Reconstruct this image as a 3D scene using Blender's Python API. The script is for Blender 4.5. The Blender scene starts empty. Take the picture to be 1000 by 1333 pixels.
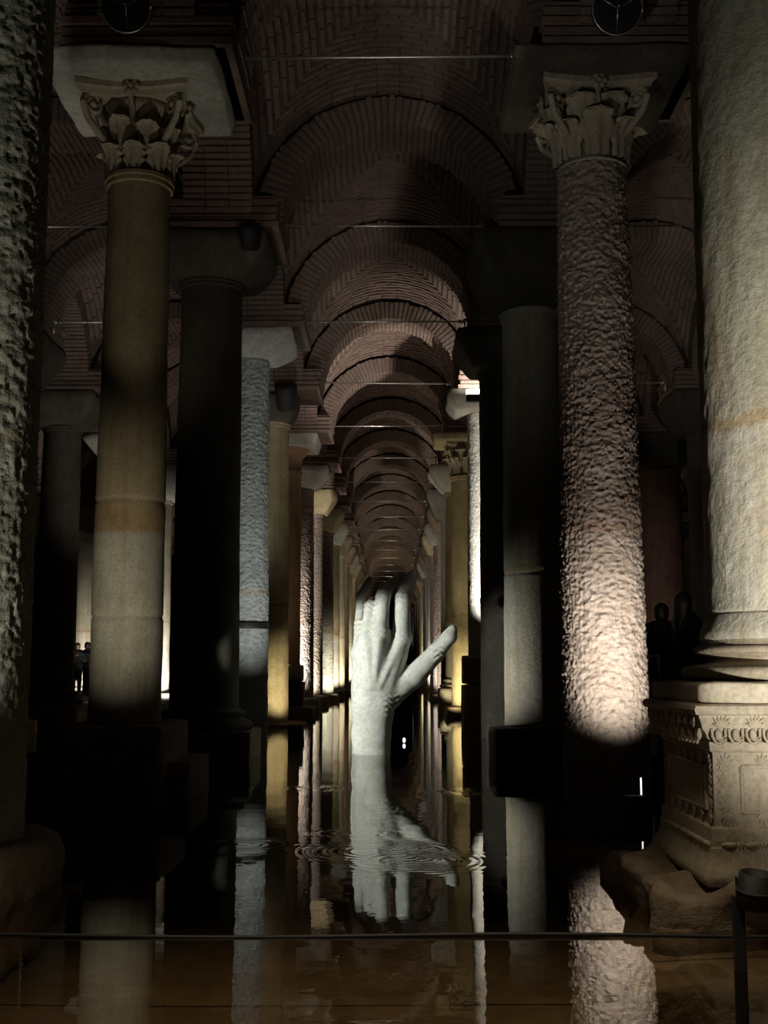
import bpy, math, random
import numpy as np
from mathutils import Vector, Matrix
C = bpy.context.scene.collection
PI = math.pi
random.seed(7)
rng = np.random.default_rng(11)

# ------------------------------------------------------------------ camera, world, exposure
CAMH = 1.30                     # metres above the water
PITCH, YAW, FPX = math.radians(7.59), 0.0062, 1512.0
cam_d = bpy.data.cameras.new('camera'); cam = bpy.data.objects.new('camera', cam_d); C.objects.link(cam)
cam_d.sensor_fit = 'VERTICAL'; cam_d.sensor_height = 36.0; cam_d.lens = FPX / 1333.0 * 36.0
cam_d.clip_start = 0.05; cam_d.clip_end = 400
cam.location = (0.04, 0.0, CAMH); cam.rotation_euler = (PI/2 + PITCH, 0, YAW)
sc = bpy.context.scene; sc.camera = cam
sc.view_settings.view_transform = 'Standard'; sc.view_settings.look = 'None'
sc.view_settings.exposure = 0.0; sc.view_settings.gamma = 1.0; sc.view_settings.use_curve_mapping = False
w = bpy.data.worlds.new('cistern_dark'); sc.world = w; w.use_nodes = True
w.node_tree.nodes['Background'].inputs[0].default_value = (0.8, 0.9, 0.8, 1)
w.node_tree.nodes['Background'].inputs[1].default_value = 0.0008
sc.cycles.max_bounces = 5; sc.cycles.diffuse_bounces = 2; sc.cycles.glossy_bounces = 4
sc.cycles.transparent_max_bounces = 8; sc.cycles.use_denoising = True
sc.cycles.sample_clamp_indirect = 3.0

def spot(loc, tgt, watts, deg=70, blend=0.6, col=(1.0, 0.86, 0.66), size=0.06, name='uplight'):
    d = bpy.data.lights.new(name, 'SPOT'); d.energy = watts; d.spot_size = math.radians(deg); d.spot_blend = blend
    d.color = col; d.shadow_soft_size = size
    o = bpy.data.objects.new(name, d); C.objects.link(o); o.location = loc
    o.rotation_euler = (Vector(tgt) - Vector(loc)).to_track_quat('-Z', 'Y').to_euler()
    return o

S, Y0 = 4.9, 11.9                 # column spacing, depth of the first full row
def row(j): return Y0 + S * j
WARM, COOL, YEL, WHT = (1.0, .90, .79), (.93, 1.0, .95), (1.0, .86, .58), (1.0, .94, .87)
# lamps standing in the water at the feet of the columns
spot((2.3, 9.2, .15), (2.25, 11.9, 1.75), 850, 41, 1.0, WARM)                     # hammered column on the right
spot((2.12, 9.9, .15), (2.22, 11.7, 4.0), 270, 25, 1.0, WARM)                     # its upper part
spot((2.3, 2.9, .5), (2.95, 6.4, 2.05), 1200, 64, 1.0, (1, .95, .86))               # carved pedestal and its column
spot((2.5, 2.7, .5), (2.95, 6.4, 5.0), 170, 44, .9, (.97, 1, .86))                 # upper part of that column
spot((-2.85, 4.4, .4), (-2.62, 6.9, 3.2), 280, 75, .7, (1, 1, .92))               # gouged column on the left edge
spot((-2.55, 8.2, .5), (-2.66, 11.9, 2.4), 270, 42, 1.0, (1, .93, .78))           # smooth column with carved capital
spot((-2.0, 9.2, .2), (-2.5, 11.8, 6.8), 190, 23, .8, (1, .94, .80))              # its capital
spot((2.3, 9.4, .2), (2.25, 11.6, 7.0), 34, 18, .8, WARM)                         # capital of the hammered column
spot((-1.2, 18.4, .2), (-2.65, 21.5, 3.7), 420, 60, .8, (.98, 1, .96))            # pale grey pitted column
spot((-.3, 16.2, .2), (1.85, 16.8, 1.5), 190, 52, 1.0, (1, 1, .92))               # second right
spot((-1.75, 25.0, .15), (-2.6, 26.6, 1.1), 170, 56, .8, YEL)                     # yellow column left
spot((2.7, 24.2, 1.2), (2.3, 26.6, 4.4), 4000, 52, .6, WHT)                       # white strip right
spot((1.5, 29.9, .2), (2.1, 31.5, 1.2), 330, 70, .8, (1, .88, .56))               # yellow column right
spot((1.3, 29.0, .2), (2.1, 31.4, 5.0), 330, 36, .9, (1, .9, .62))                # and its capital
spot((5.8, 27.0, .5), (7.3, 31.2, 3.0), 150, 60, .8, (1, .78, .68))               # reddish aisle column behind the visitors
spot((-3.9, 34.3, .2), (-2.8, 36.4, 2.2), 2200, 64, .8, WHT)                      # bright left of the hand
spot((-3.4, 39.7, .2), (-2.65, 41.3, 1.6), 900, 70, .7, (1, .92, .74))
spot((-1.7, 44.8, .2), (-2.55, 46.2, 1.4), 420, 70, .7, (.95, 1, .78))
spot((-1.9, 49.4, .2), (-2.45, 51.1, 1.8), 620, 70, .7, WARM)
spot((-1.9, 54.2, .2), (-2.45, 56.0, 1.8), 620, 70, .7, YEL)
spot((-1.9, 64.0, .2), (-2.45, 65.8, 2.0), 900, 70, .7, YEL)
spot((-1.8, 78.5, .2), (-2.45, 80.5, 2.4), 1200, 70, .7, YEL)
spot((1.5, 34.9, .2), (2.45, 36.4, 1.4), 80, 70, .7, YEL)
spot((1.5, 44.2, .2), (2.3, 46.2, 1.8), 380, 80, .7, WARM)
spot((1.6, 49.2, .2), (2.35, 51.1, 2.0), 420, 80, .7, WHT)
spot((1.7, 59.0, .2), (2.45, 60.9, 2.0), 620, 80, .7, WHT)
spot((1.7, 73.5, .2), (2.45, 75.6, 2.2), 1000, 80, .7, YEL)
spot((-3.2, 14.9, 1.8), (-.05, 17.7, 1.10), 1020, 38, .45, (.97, 1.0, .94))      # the hand
spot((-10.9, 44.2, .2), (-12.1, 46.2, 1.8), 600, 80, .6, WARM)                    # far left aisle
spot((-6.3, 34.7, .2), (-7.3, 36.4, 2.2), 900, 80, .6, WHT)
spot((-6.2, 28.0, .2), (-7.2, 31.5, 7.0), 420, 40, .6, WHT)
# floods that wash the brick vaults from below
VB = (1.0, .84, .70)
for x, y, p in ((.3, 23.6, 35), (-.2, 28.5, 130), (.3, 33.4, 190), (-.2, 38.3, 200), (.2, 43.2, 150), (0, 48, 170), (0, 53, 230), (0, 58, 160), (0, 68, 220), (0, 78, 220), (0, 88, 220), (0, 98, 240), (0, 110, 240)):
    spot((x, y, .15), (x, y - .2, 9.0), p, 74, .5, VB, .08, 'vault_flood')
spot((-4.2, 6.6, .3), (-1.3, 13.4, 9.3), 45, 30, .35, VB, .05, 'vault_flood')
spot((4.3, 5.2, .3), (1.2, 13.4, 9.3), 45, 30, .35, VB, .05, 'vault_flood')
spot((-4.6, 13.2, .2), (-5.0, 15.5, 9.0), 190, 62, .5, VB, .08, 'vault_flood')
spot((-4.9, 24.0, .2), (-4.9, 26.5, 9.0), 260, 70, .5, VB, .08, 'vault_flood')
for x, y, p in ((0, 10.3, 130), (0, 15.4, 12), (0, 20.0, 40), (0, 25.0, 80), (0, 30, 80), (0, 35, 80)):            # added narrow fill spots, no real lamps, to brighten the tie rods
    spot((x, y, .15), (x, y + 1.7, 7.9), p, 26, .6, (1, .9, .8), .06, 'rod_fill_light')
spot((-9.8, 36.0, .2), (-9.8, 38.5, 9.0), 400, 90, .5, VB, .08, 'vault_flood')
spot((5.2, 15.0, .2), (5.0, 18.0, 8.0), 12, 80, .5, (1, .66, .55), .08, 'vault_flood')
spot((.0, 3.6, 6.9), (.0, 4.4, -.35), 1000, 52, .9, (1, .82, .60), .1, 'floor_fill_light')   # added fill without a fixture, brightens the floor under the water

# ------------------------------------------------------------------ mesh helpers
class MB:
    def __init__(s): s.v = []; s.f = []; s.m = []; s.n = 0
    def add(s, v, f, mat=0):
        v = np.asarray(v, float).reshape(-1, 3); f = [tuple(int(i) + s.n for i in q) for q in f]
        s.v.append(v); s.f += f; s.m += [mat] * len(f); s.n += len(v); return s
    def box(s, c, h, rz=0, mat=0):
        v = np.array([[x, y, z] for z in (-1, 1) for y in (-1, 1) for x in (-1, 1)], float) * np.array(h)
        if rz: v = v @ np.array([[math.cos(rz), math.sin(rz), 0], [-math.sin(rz), math.cos(rz), 0], [0, 0, 1]])
        return s.add(v + np.array(c), [(0, 2, 3, 1), (4, 5, 7, 6), (0, 1, 5, 4), (2, 6, 7, 3), (0, 4, 6, 2), (1, 3, 7, 5)], mat)
    def tube(s, pts, r, seg=10, mat=0):
        P = [Vector(p) for p in pts]; R = r if hasattr(r, '__len__') else [r] * len(P); V = []
        ref = Vector((0, 0, 1))
        for i, p in enumerate(P):
            t = (P[min(i + 1, len(P) - 1)] - P[max(i - 1, 0)]).normalized()
            a = t.cross(ref if abs(t.z) < .95 else Vector((1, 0, 0))).normalized(); b = t.cross(a)
            for k in range(seg):
                th = 2 * PI * k / seg; V.append(p + (a * math.cos(th) + b * math.sin(th)) * R[i])
        F = [(i * seg + k, i * seg + (k + 1) % seg, (i + 1) * seg + (k + 1) % seg, (i + 1) * seg + k) for i in range(len(P) - 1) for k in range(seg)]
        F += [tuple(range(seg)), tuple((len(P) - 1) * seg + k for k in reversed(range(seg)))]
        return s.add([tuple(v) for v in V], F, mat)
    def lathe(s, prof, seg=48, c=(0, 0, 0), mat=0):
        V = [(c[0] + r * math.cos(2 * PI * k / seg), c[1] + r * math.sin(2 * PI * k / seg), c[2] + z) for r, z in prof for k in range(seg)]
        n = len(prof)
        F = [(i * seg + k, i * seg + (k + 1) % seg, (i + 1) * seg + (k + 1) % seg, (i + 1) * seg + k) for i in range(n - 1) for k in range(seg)]
        F += [tuple(reversed(range(seg))), tuple((n - 1) * seg + k for k in range(seg))]
        return s.add(V, F, mat)
    def square(s, prof, c=(0, 0, 0), mat=0, n=1):
        """a moulding swept round a square plan: prof = (half width, z)"""
        V, F = [], []; per = 4 * n
        for h, z in prof:
            for k in range(4):
                a, b = [((-1, -1), (1, -1)), ((1, -1), (1, 1)), ((1, 1), (-1, 1)), ((-1, 1), (-1, -1))][k]
                for i in range(n):
                    t = i / n; V.append((c[0] + h * (a[0] + (b[0] - a[0]) * t), c[1] + h * (a[1] + (b[1] - a[1]) * t), c[2] + z))
        for i in range(len(prof) - 1):
            for k in range(per): F.append((i * per + k, i * per + (k + 1) % per, (i + 1) * per + (k + 1) % per, (i + 1) * per + k))
        F += [tuple(reversed(range(per))), tuple((len(prof) - 1) * per + k for k in range(per))]
        return s.add(V, F, mat)
    def ball(s, c, r, seg=10, rings=6, mat=0):
        V = []; F = []
        for i in range(rings + 1):
            a = PI * i / rings
            for k in range(seg): V.append((c[0] + r[0] * math.sin(a) * math.cos(2 * PI * k / seg), c[1] + r[1] * math.sin(a) * math.sin(2 * PI * k / seg), c[2] + r[2] * math.cos(a)))
        F = [(i * seg + k, (i + 1) * seg + k, (i + 1) * seg + (k + 1) % seg, i * seg + (k + 1) % seg) for i in range(rings) for k in range(seg)]
        return s.add(V, F, mat)
    def mesh(s, name, mats, smooth=True):
        me = bpy.data.meshes.new(name); V = np.concatenate(s.v)
        me.from_pydata(V.tolist(), [], s.f); me.validate()
        for m in (mats if isinstance(mats, (list, tuple)) else [mats]): me.materials.append(m)
        if isinstance(mats, (list, tuple)) and len(mats) > 1 and len(me.polygons) == len(s.m): me.polygons.foreach_set('material_index', s.m)
        me.polygons.foreach_set('use_smooth', [bool(smooth)] * len(me.polygons)); me.update()
        return me
def obj(name, me, parent=None, loc=(0, 0, 0), rz=0, mats=None, smooth=True, kind=None):
    if isinstance(me, MB): me = me.mesh(name, mats, smooth)
    o = bpy.data.objects.new(name, me); C.objects.link(o); o.location = loc; o.rotation_euler = (0, 0, rz)
    if parent is not None: o.parent = parent
    if kind: o['kind'] = kind
    return o
def thing(name, label, cat, loc=(0, 0, 0), rz=0, group=None):
    o = bpy.data.objects.new(name, None); C.objects.link(o); o.location = loc; o.rotation_euler = (0, 0, rz); o.empty_display_size = .2
    return tag(o, label, cat, group)
def tag(o, label, cat, group=None):
    o['label'] = label; o['category'] = cat
    if group: o['group'] = group
    return o
def smooth_by_angle(me, deg=40):
    try: me.set_sharp_from_angle(angle=math.radians(deg))
    except Exception: pass
    return me

# ---- noise in numpy
def _h(ix, iy, iz, seed):
    n = (ix * 374761393 + iy * 668265263 + iz * 2147483647 + seed * 144665) & 0xffffffff
    n = ((n ^ (n >> 13)) * 1274126177) & 0xffffffff
    return ((n ^ (n >> 16)) & 0xffff) / 65535.0
def vnoise(P, seed=0):
    I = np.floor(P).astype(np.int64); f = P - I; f = f * f * (3 - 2 * f); r = 0
    for a in (0, 1):
        for b in (0, 1):
            for c in (0, 1):
                wgt = (f[:, 0] if a else 1 - f[:, 0]) * (f[:, 1] if b else 1 - f[:, 1]) * (f[:, 2] if c else 1 - f[:, 2])
                r = r + wgt * _h(I[:, 0] + a, I[:, 1] + b, I[:, 2] + c, seed)
    return r * 2 - 1
def fbm(P, octv=3, seed=0):
    r = 0; a = 1.0; q = np.array(P, float)
    for k in range(octv): r = r + a * vnoise(q, seed + k); q = q * 2.03; a *= .5
    return r
def ridged(P, octv=2, seed=0):
    r = 0; a = 1.0; q = np.array(P, float)
    for k in range(octv): r = r + a * (1 - 2 * np.abs(vnoise(q, seed + k))); q = q * 2.1; a *= .5
    return r

# ------------------------------------------------------------------ materials
def mat_new(name):
    m = bpy.data.materials.new(name); m.use_nodes = True; nt = m.node_tree; return m, nt, nt.nodes, nt.links, nt.nodes['Principled BSDF']
def ramp(nd, lk, src, stops):
    r = nd.new('ShaderNodeValToRGB'); e = r.color_ramp.elements
    while len(e) < len(stops): e.new(.5)
    for i, (p, c) in enumerate(stops): e[i].position = p; e[i].color = (c, c, c, 1) if not hasattr(c, '__len__') else (*c, 1)
    lk.new(src, r.inputs[0]); return r.outputs[0]
def mix(nd, lk, fac, a, b, mode='MIX'):
    n = nd.new('ShaderNodeMix'); n.data_type = 'RGBA'; n.blend_type = mode
    for sck, v in ((n.inputs[0], fac), (n.inputs[6], a), (n.inputs[7], b)):
        if hasattr(v, 'links'): lk.new(v, sck)
        elif hasattr(v, '__len__'): sck.default_value = (*v, 1)
        else: sck.default_value = v
    return n.outputs[2]
def math_n(nd, lk, op, a, b=None, c=None):
    n = nd.new('ShaderNodeMath'); n.operation = op
    for i, v in enumerate((a, b, c)):
        if v is None: continue
        if hasattr(v, 'links'): lk.new(v, n.inputs[i])
        else: n.inputs[i].default_value = v
    return n.outputs[0]
def noise_n(nd, lk, vec, scale, detail=4, rough=.6, stretch=None):
    if stretch:
        mp = nd.new('ShaderNodeMapping'); mp.inputs[3].default_value = stretch; lk.new(vec, mp.inputs[0]); vec = mp.outputs[0]
    n = nd.new('ShaderNodeTexNoise'); n.inputs['Scale'].default_value = scale; n.inputs['Detail'].default_value = detail; n.inputs['Roughness'].default_value = rough
    lk.new(vec, n.inputs['Vector']); return n.outputs[0]
def coords(nd, lk):
    tc = nd.new('ShaderNodeTexCoord'); oi = nd.new('ShaderNodeObjectInfo')
    ad = nd.new('ShaderNodeVectorMath'); ad.operation = 'ADD'
    sc_ = nd.new('ShaderNodeVectorMath'); sc_.operation = 'SCALE'; sc_.inputs[0].default_value = (31, 17, 0); lk.new(oi.outputs['Random'], sc_.inputs[3])
    lk.new(tc.outputs['Object'], ad.inputs[0]); lk.new(sc_.outputs[0], ad.inputs[1])
    sx = nd.new('ShaderNodeSeparateXYZ'); lk.new(tc.outputs['Object'], sx.inputs[0])
    return ad.outputs[0], sx.outputs[2]
def stone(name, base, dark, bump=.3, bscale=26, pits=0, mark=None, streak=.35, above=None, rough=.85, markwide=.05):
    m, nt, nd, lk, bs = mat_new(name); vec, z = coords(nd, lk)
    big = noise_n(nd, lk, vec, 2.2, 5, .65); fine = noise_n(nd, lk, vec, bscale, 5, .7)
    st = noise_n(nd, lk, vec, 3.0, 4, .6, (3, 3, .18))
    col = mix(nd, lk, ramp(nd, lk, big, [(.30, 1.0), (.68, 0.0)]), base, dark)
    col = mix(nd, lk, math_n(nd, lk, 'MULTIPLY', ramp(nd, lk, st, [(.48, 0.0), (.68, 1.0)]), streak), col, tuple(c * k for c, k in zip(dark, (.9, .72, .5))))
    col = mix(nd, lk, math_n(nd, lk, 'MULTIPLY', ramp(nd, lk, fine, [(.35, 1.0), (.55, 0.0)]), .45), col, tuple(c * .55 for c in dark))
    if mark:
        zz = math_n(nd, lk, 'ADD', z, math_n(nd, lk, 'MULTIPLY', math_n(nd, lk, 'SUBTRACT', big, .5), .20))
        if above:
            up = nd.new('ShaderNodeMapRange'); up.inputs[1].default_value = 2.60; up.inputs[2].default_value = 2.66; lk.new(zz, up.inputs[0])
            col = mix(nd, lk, up.outputs[0], col, mix(nd, lk, 1.0, col, above, 'MULTIPLY'))
        d = math_n(nd, lk, 'ABSOLUTE', math_n(nd, lk, 'SUBTRACT', zz, 2.63 + markwide * .9))
        mr = nd.new('ShaderNodeMapRange'); mr.inputs[1].default_value = markwide; mr.inputs[2].default_value = markwide * .55; mr.inputs[3].default_value = 0; mr.inputs[4].default_value = .55
        lk.new(d, mr.inputs[0]); col = mix(nd, lk, mr.outputs[0], col, mix(nd, lk, 1.0, col, mark, 'MULTIPLY'))
    lk.new(col, bs.inputs['Base Color']); bs.inputs['Roughness'].default_value = rough; bs.inputs['Specular IOR Level'].default_value = .25
    hgt = math_n(nd, lk, 'ADD', fine, math_n(nd, lk, 'MULTIPLY', big, .6))
    if pits:
        vo = nd.new('ShaderNodeTexVoronoi'); vo.inputs['Scale'].default_value = pits; vo.feature = 'SMOOTH_F1'
        mp = nd.new('ShaderNodeMapping'); mp.inputs[3].default_value = (1, 1, 1.5); lk.new(vec, mp.inputs[0]); lk.new(mp.outputs[0], vo.inputs['Vector'])
        hgt = math_n(nd, lk, 'ADD', hgt, math_n(nd, lk, 'MULTIPLY', vo.outputs['Distance'], 1.6))
    bp = nd.new('ShaderNodeBump'); bp.inputs['Strength'].default_value = bump; bp.inputs['Distance'].default_value = .03
    lk.new(hgt, bp.inputs['Height']); lk.new(bp.outputs[0], bs.inputs['Normal'])
    return m
def plain(name, col, rough=.6, metal=0, bump=0, bscale=40, var=.3):
    m, nt, nd, lk, bs = mat_new(name); vec, z = coords(nd, lk)
    n = noise_n(nd, lk, vec, bscale, 4, .6)
    lk.new(mix(nd, lk, n, col, tuple(c * (1 - var) for c in col)), bs.inputs['Base Color'])
    bs.inputs['Roughness'].default_value = rough; bs.inputs['Metallic'].default_value = metal
    if bump:
        bp = nd.new('ShaderNodeBump'); bp.inputs['Strength'].default_value = bump; bp.inputs['Distance'].default_value = .01
        lk.new(n, bp.inputs['Height']); lk.new(bp.outputs[0], bs.inputs['Normal'])
    return m
RUST = (.80, .50, .26)
M = dict(
    olive=stone('olive_marble', (.45, .42, .32), (.27, .25, .18), .25, 34, 0, (.84, .60, .36), .45, (.84, .72, .56), markwide=.16),
    cream=stone('cream_marble', (.61, .585, .50), (.42, .39, .30), .55, 22, 0, (.86, .62, .36), .55, (.86, .86, .80)),
    rough=stone('hammered_stone', (.56, .49, .43), (.36, .30, .25), .8, 20, 13, (.88, .74, .58), .2, (.84, .78, .77)),
    green=stone('greenish_stone', (.40, .40, .31), (.24, .24, .17), .9, 16, 9, (.85, .68, .48), .3),
    grey=stone('cool_grey_stone', (.52, .55, .52), (.34, .36, .34), .7, 20, 11, (.85, .62, .36), .25),
    dark=stone('shaded_stone', (.12, .11, .085), (.07, .062, .045), .3, 24, 0, RUST, .4),  # near-black base carries the shade of unlit columns in its colour
    yellow=stone('yellow_marble', (.58, .49, .30), (.36, .29, .16), .3, 24, 0, RUST, .4),
    pale=stone('pale_block_stone', (.56, .56, .50), (.38, .37, .31), .6, 14),
    carved=stone('carved_marble', (.56, .50, .38), (.36, .30, .21), .35, 30),
    red=stone('reddish_stone', (.46, .30, .19), (.30, .18, .11), .4, 22),
    slab=stone('wet_slab_stone', (.30, .24, .17), (.16, .12, .08), .9, 9),
    brick=stone('vault_brick', (.30, .22, .175), (.20, .135, .11), .5, 30),
    mortar=stone('vault_mortar', (.19, .15, .125), (.12, .09, .075), .5, 30),
    iron=plain('tie_rod_steel', (.85, .83, .79), .36, .9, 0),
    black=plain('black_lamp_metal', (.007, .007, .007), .7, 0),
    rustiron=plain('dark_iron', (.03, .025, .02), .7, 0),
    cable=plain('black_cable_rubber', (.01, .01, .01), .6, 0),
    wall=stone('wall_plaster', (.20, .13, .10), (.12, .08, .06), .3, 8),
    deck=plain('walkway_deck', (.06, .055, .05), .7),
    skin=plain('skin', (.45, .28, .21), .5), hair=plain('dark_hair', (.012, .009, .008), .5, 0, .5, 60),
    coat=plain('dark_cloth', (.022, .021, .022), .85), jeans=plain('navy_cloth', (.03, .035, .05), .85), collar=plain('white_collar', (.55, .55, .52), .8))
def emit(name, col, s):
    m, nt, nd, lk, bs = mat_new(name); bs.inputs['Base Color'].default_value = (*col, 1)
    bs.inputs['Emission Color'].default_value = (*col, 1); bs.inputs['Emission Strength'].default_value = s; return m
M['led'] = emit('lamp_glow', (1, .95, .86), 2.2); M['led_blue'] = emit('cool_lamp_glow', (.85, .95, 1), 3.0)

# ------------------------------------------------------------------ the setting
def hand_material():
    m, nt, nd, lk, bs = mat_new('cracked_white_plaster'); vec, z = coords(nd, lk)
    a = noise_n(nd, lk, vec, 3.5, 6, .7); b = noise_n(nd, lk, vec, 18, 6, .75)
    vo = nd.new('ShaderNodeTexVoronoi'); vo.feature = 'DISTANCE_TO_EDGE'; vo.inputs['Scale'].default_value = 9; lk.new(vec, vo.inputs['Vector'])
    col = mix(nd, lk, ramp(nd, lk, a, [(.38, 1.0), (.66, 0.0)]), (.74, .75, .70), (.56, .56, .49))
    col = mix(nd, lk, math_n(nd, lk, 'MULTIPLY', ramp(nd, lk, b, [(.38, 1.0), (.54, 0.0)]), .6), col, (.42, .41, .34))
    col = mix(nd, lk, math_n(nd, lk, 'MULTIPLY', ramp(nd, lk, vo.outputs[0], [(.0, 1.0), (.03, 0.0)]), .25), col, (.3, .3, .26))
    lk.new(col, bs.inputs['Base Color']); bs.inputs['Roughness'].default_value = .7; bs.inputs['Specular IOR Level'].default_value = .3
    bp = nd.new('ShaderNodeBump'); bp.inputs['Strength'].default_value = .25; bp.inputs['Distance'].default_value = .02
    lk.new(b, bp.inputs['Height']); lk.new(bp.outputs[0], bs.inputs['Normal']); return m
M['hand'] = hand_material()
def water_material():
    m, nt, nd, lk, bs = mat_new('still_water'); nd.remove(bs); out = nd['Material Output']
    tc = nd.new('ShaderNodeTexCoord'); vec = tc.outputs['Object']
    h = math_n(nd, lk, 'MULTIPLY', noise_n(nd, lk, vec, 2.2, 3, .5), .012)
    h = math_n(nd, lk, 'ADD', h, math_n(nd, lk, 'MULTIPLY', noise_n(nd, lk, vec, .5, 2, .5), .02))
    # rings where drops have just fallen from the vault
    for px, py, r0, wd, amp in ((-1.05, 8.8, .22, .16, .0030), (-.06, 8.5, .35, .22, .0040), (.22, 8.1, .25, .25, .0035), (-.80, 12.8, .2, .16, .0035), (.82, 12.5, .2, .16, .004), (-.25, 9.4, .2, .16, .003)):
        vd = nd.new('ShaderNodeVectorMath'); vd.operation = 'DISTANCE'; lk.new(vec, vd.inputs[0]); vd.inputs[1].default_value = (px, py, 0)
        d = vd.outputs['Value']
        e = math_n(nd, lk, 'POWER', math_n(nd, lk, 'DIVIDE', math_n(nd, lk, 'SUBTRACT', d, r0), wd), 2.0)
        e = math_n(nd, lk, 'EXPONENT', math_n(nd, lk, 'MULTIPLY', e, -1.0))
        s_ = math_n(nd, lk, 'SINE', math_n(nd, lk, 'MULTIPLY', d, 75.0))
        h = math_n(nd, lk, 'ADD', h, math_n(nd, lk, 'MULTIPLY', math_n(nd, lk, 'MULTIPLY', e, s_), amp))
    bp = nd.new('ShaderNodeBump'); bp.inputs['Strength'].default_value = 1.0; bp.inputs['Distance'].default_value = .14; lk.new(h, bp.inputs['Height'])
    fr = nd.new('ShaderNodeFresnel'); fr.inputs[0].default_value = 1.5; lk.new(bp.outputs[0], fr.inputs[1])
    gl = nd.new('ShaderNodeBsdfGlossy'); gl.inputs['Roughness'].default_value = 0.0; gl.inputs[0].default_value = (.95, .95, .93, 1); lk.new(bp.outputs[0], gl.inputs['Normal'])
    tr = nd.new('ShaderNodeBsdfTransparent'); tr.inputs[0].default_value = (.74, .68, .56, 1)
    mx = nd.new('ShaderNodeMixShader'); lk.new(fr.outputs[0], mx.inputs[0]); lk.new(tr.outputs[0], mx.inputs[1]); lk.new(gl.outputs[0], mx.inputs[2])
    lk.new(mx.outputs[0], out.inputs[0]); return m
M['water'] = water_material()
M['mud'] = stone('silty_floor', (.19, .14, .085), (.11, .08, .045), .6, 6)
obj('water', MB().add([(-32, -3, 0), (16, -3, 0), (16, 128, 0), (-32, 128, 0)], [(0, 1, 2, 3)]), mats=M['water'], kind='structure')
obj('floor', MB().box((-8, 62.5, -.45), (24, 65.5, .1)), mats=M['mud'], smooth=False, kind='structure')
obj('wall_back', MB().box((-8, 128.2, 5), (24, .2, 5.6)), mats=M['wall'], smooth=False, kind='structure')
obj('wall_right', MB().box((16.2, 62.5, 5), (.2, 65.5, 5.6)), mats=M['wall'], smooth=False, kind='structure')
obj('wall_left', MB().box((-32.2, 62.5, 5), (.2, 65.5, 5.6)), mats=M['wall'], smooth=False, kind='structure')
ceiling = obj('ceiling', MB().box((-8, 65.2, 10.75), (24, 62.9, .15)), mats=M['mortar'], smooth=False, kind='structure')

ZS, RA, RW, RWW, AD = 7.75, 1.55, 1.93, 2.06, .5        # springing height, arch inner and outer radius, half depth of an arch
def web_h(u, v):
    m = np.maximum(np.abs(u), np.abs(v)); n = np.minimum(np.abs(u), np.abs(v))
    return ZS + np.sqrt(np.maximum(RWW * RWW - n * n, 0)) + .30 * np.maximum(1 - (m / 2.0) ** 2, 0)
def web_shell():
    n = 33; t = np.linspace(-2.45, 2.45, n); U, V = np.meshgrid(t, t, indexing='ij'); Z = web_h(U, V) + .015
    v = np.stack([U, V, Z], -1).reshape(-1, 3)
    f = [(i * n + j, i * n + j + 1, (i + 1) * n + j + 1, (i + 1) * n + j) for i in range(n - 1) for j in range(n - 1)]
    return v, f
def web_bricks(quads=(0, 1, 2, 3), seed=3):
    """one (8,3) vertex block per brick, laid in arched courses"""
    r = np.random.default_rng(seed); out = []
    pitch, L = .115, .34
    for q in quads:
        t = .10
        while t < 2.1:
            lim = min(t, RW - .06); k = max(1, int(round(2 * lim / L))); off = r.uniform(-.12, .12)
            e = np.linspace(-lim, lim, k + 1)
            for a, b in zip(e[:-1], e[1:]):
                a2, b2 = a + .012, b - .012
                if b2 - a2 < .03: continue
                tt = t + r.uniform(-.008, .008); hw = .034 + r.uniform(-.005, .005); dz = r.uniform(.012, .030)
                s_ = np.array([a2, b2, b2, a2]); w_ = np.array([tt - hw, tt - hw, tt + hw, tt + hw])
                if q == 0: u, v = s_, w_
                elif q == 1: u, v = s_, -w_
                elif q == 2: u, v = w_, s_
                else: u, v = -w_, s_
                z = web_h(np.full(4, 0) + u, v)
                d = np.array([u.mean() * .55, v.mean() * .15, 1.0]) if q < 2 else np.array([u.mean() * .15, v.mean() * .55, 1.0])
                d /= np.linalg.norm(d); top = np.stack([u, v, z], -1) + d * .03
                out.append(np.concatenate([top, top - d * (.03 + dz)]))
            t += pitch
    return out
BF = [(3, 2, 1, 0), (4, 5, 6, 7), (0, 1, 5, 4), (1, 2, 6, 5), (2, 3, 7, 6), (3, 0, 4, 7)]
def fix(v, f): return f
wv, wf = web_shell()
def web_mesh(quads, seed):
    mb = MB().add(wv, wf, 0)
    for b in web_bricks(quads, seed): mb.add(b, BF, 1)
    return mb.mesh('vault_web', [M['mortar'], M['brick']], False)
def voussoir(k, n, y0, y1, rr):
    a = PI * (k + .5) / n; da = PI / n * (.32 + rr.uniform(-.03, .03)); ri, ro = RA + rr.uniform(-.012, .012), RW + rr.uniform(-.02, .05); V = []
    for y in (y0, y1):
        for (rd, an) in ((ri, a - da), (ri, a + da), (ro, a + da), (ro, a - da)): V.append((rd * math.cos(an), y, rd * math.sin(an)))
    return np.array(V)
VF = [(0, 1, 2, 3), (7, 6, 5, 4), (0, 4, 5, 1), (1, 5, 6, 2), (2, 6, 7, 3), (3, 7, 4, 0)]
NV = 52
def arch_body(mb):
    n = 40; V = []
    for y in (-AD + .012, AD - .012):
        for rd in (RA + .02, RW + .02):
            for i in range(n + 1): a = PI * i / n; V.append((rd * math.cos(a), y, rd * math.sin(a)))
    F = []; N = n + 1
    for i in range(n):
        F += [(i, i + 1, N + i + 1, N + i), (2 * N + i + 1, 2 * N + i, 3 * N + i, 3 * N + i + 1), (i + 1, i, 2 * N + i, 2 * N + i + 1), (N + i, N + i + 1, 3 * N + i + 1, 3 * N + i)]
    return mb.add(V, F, 0)
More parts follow.
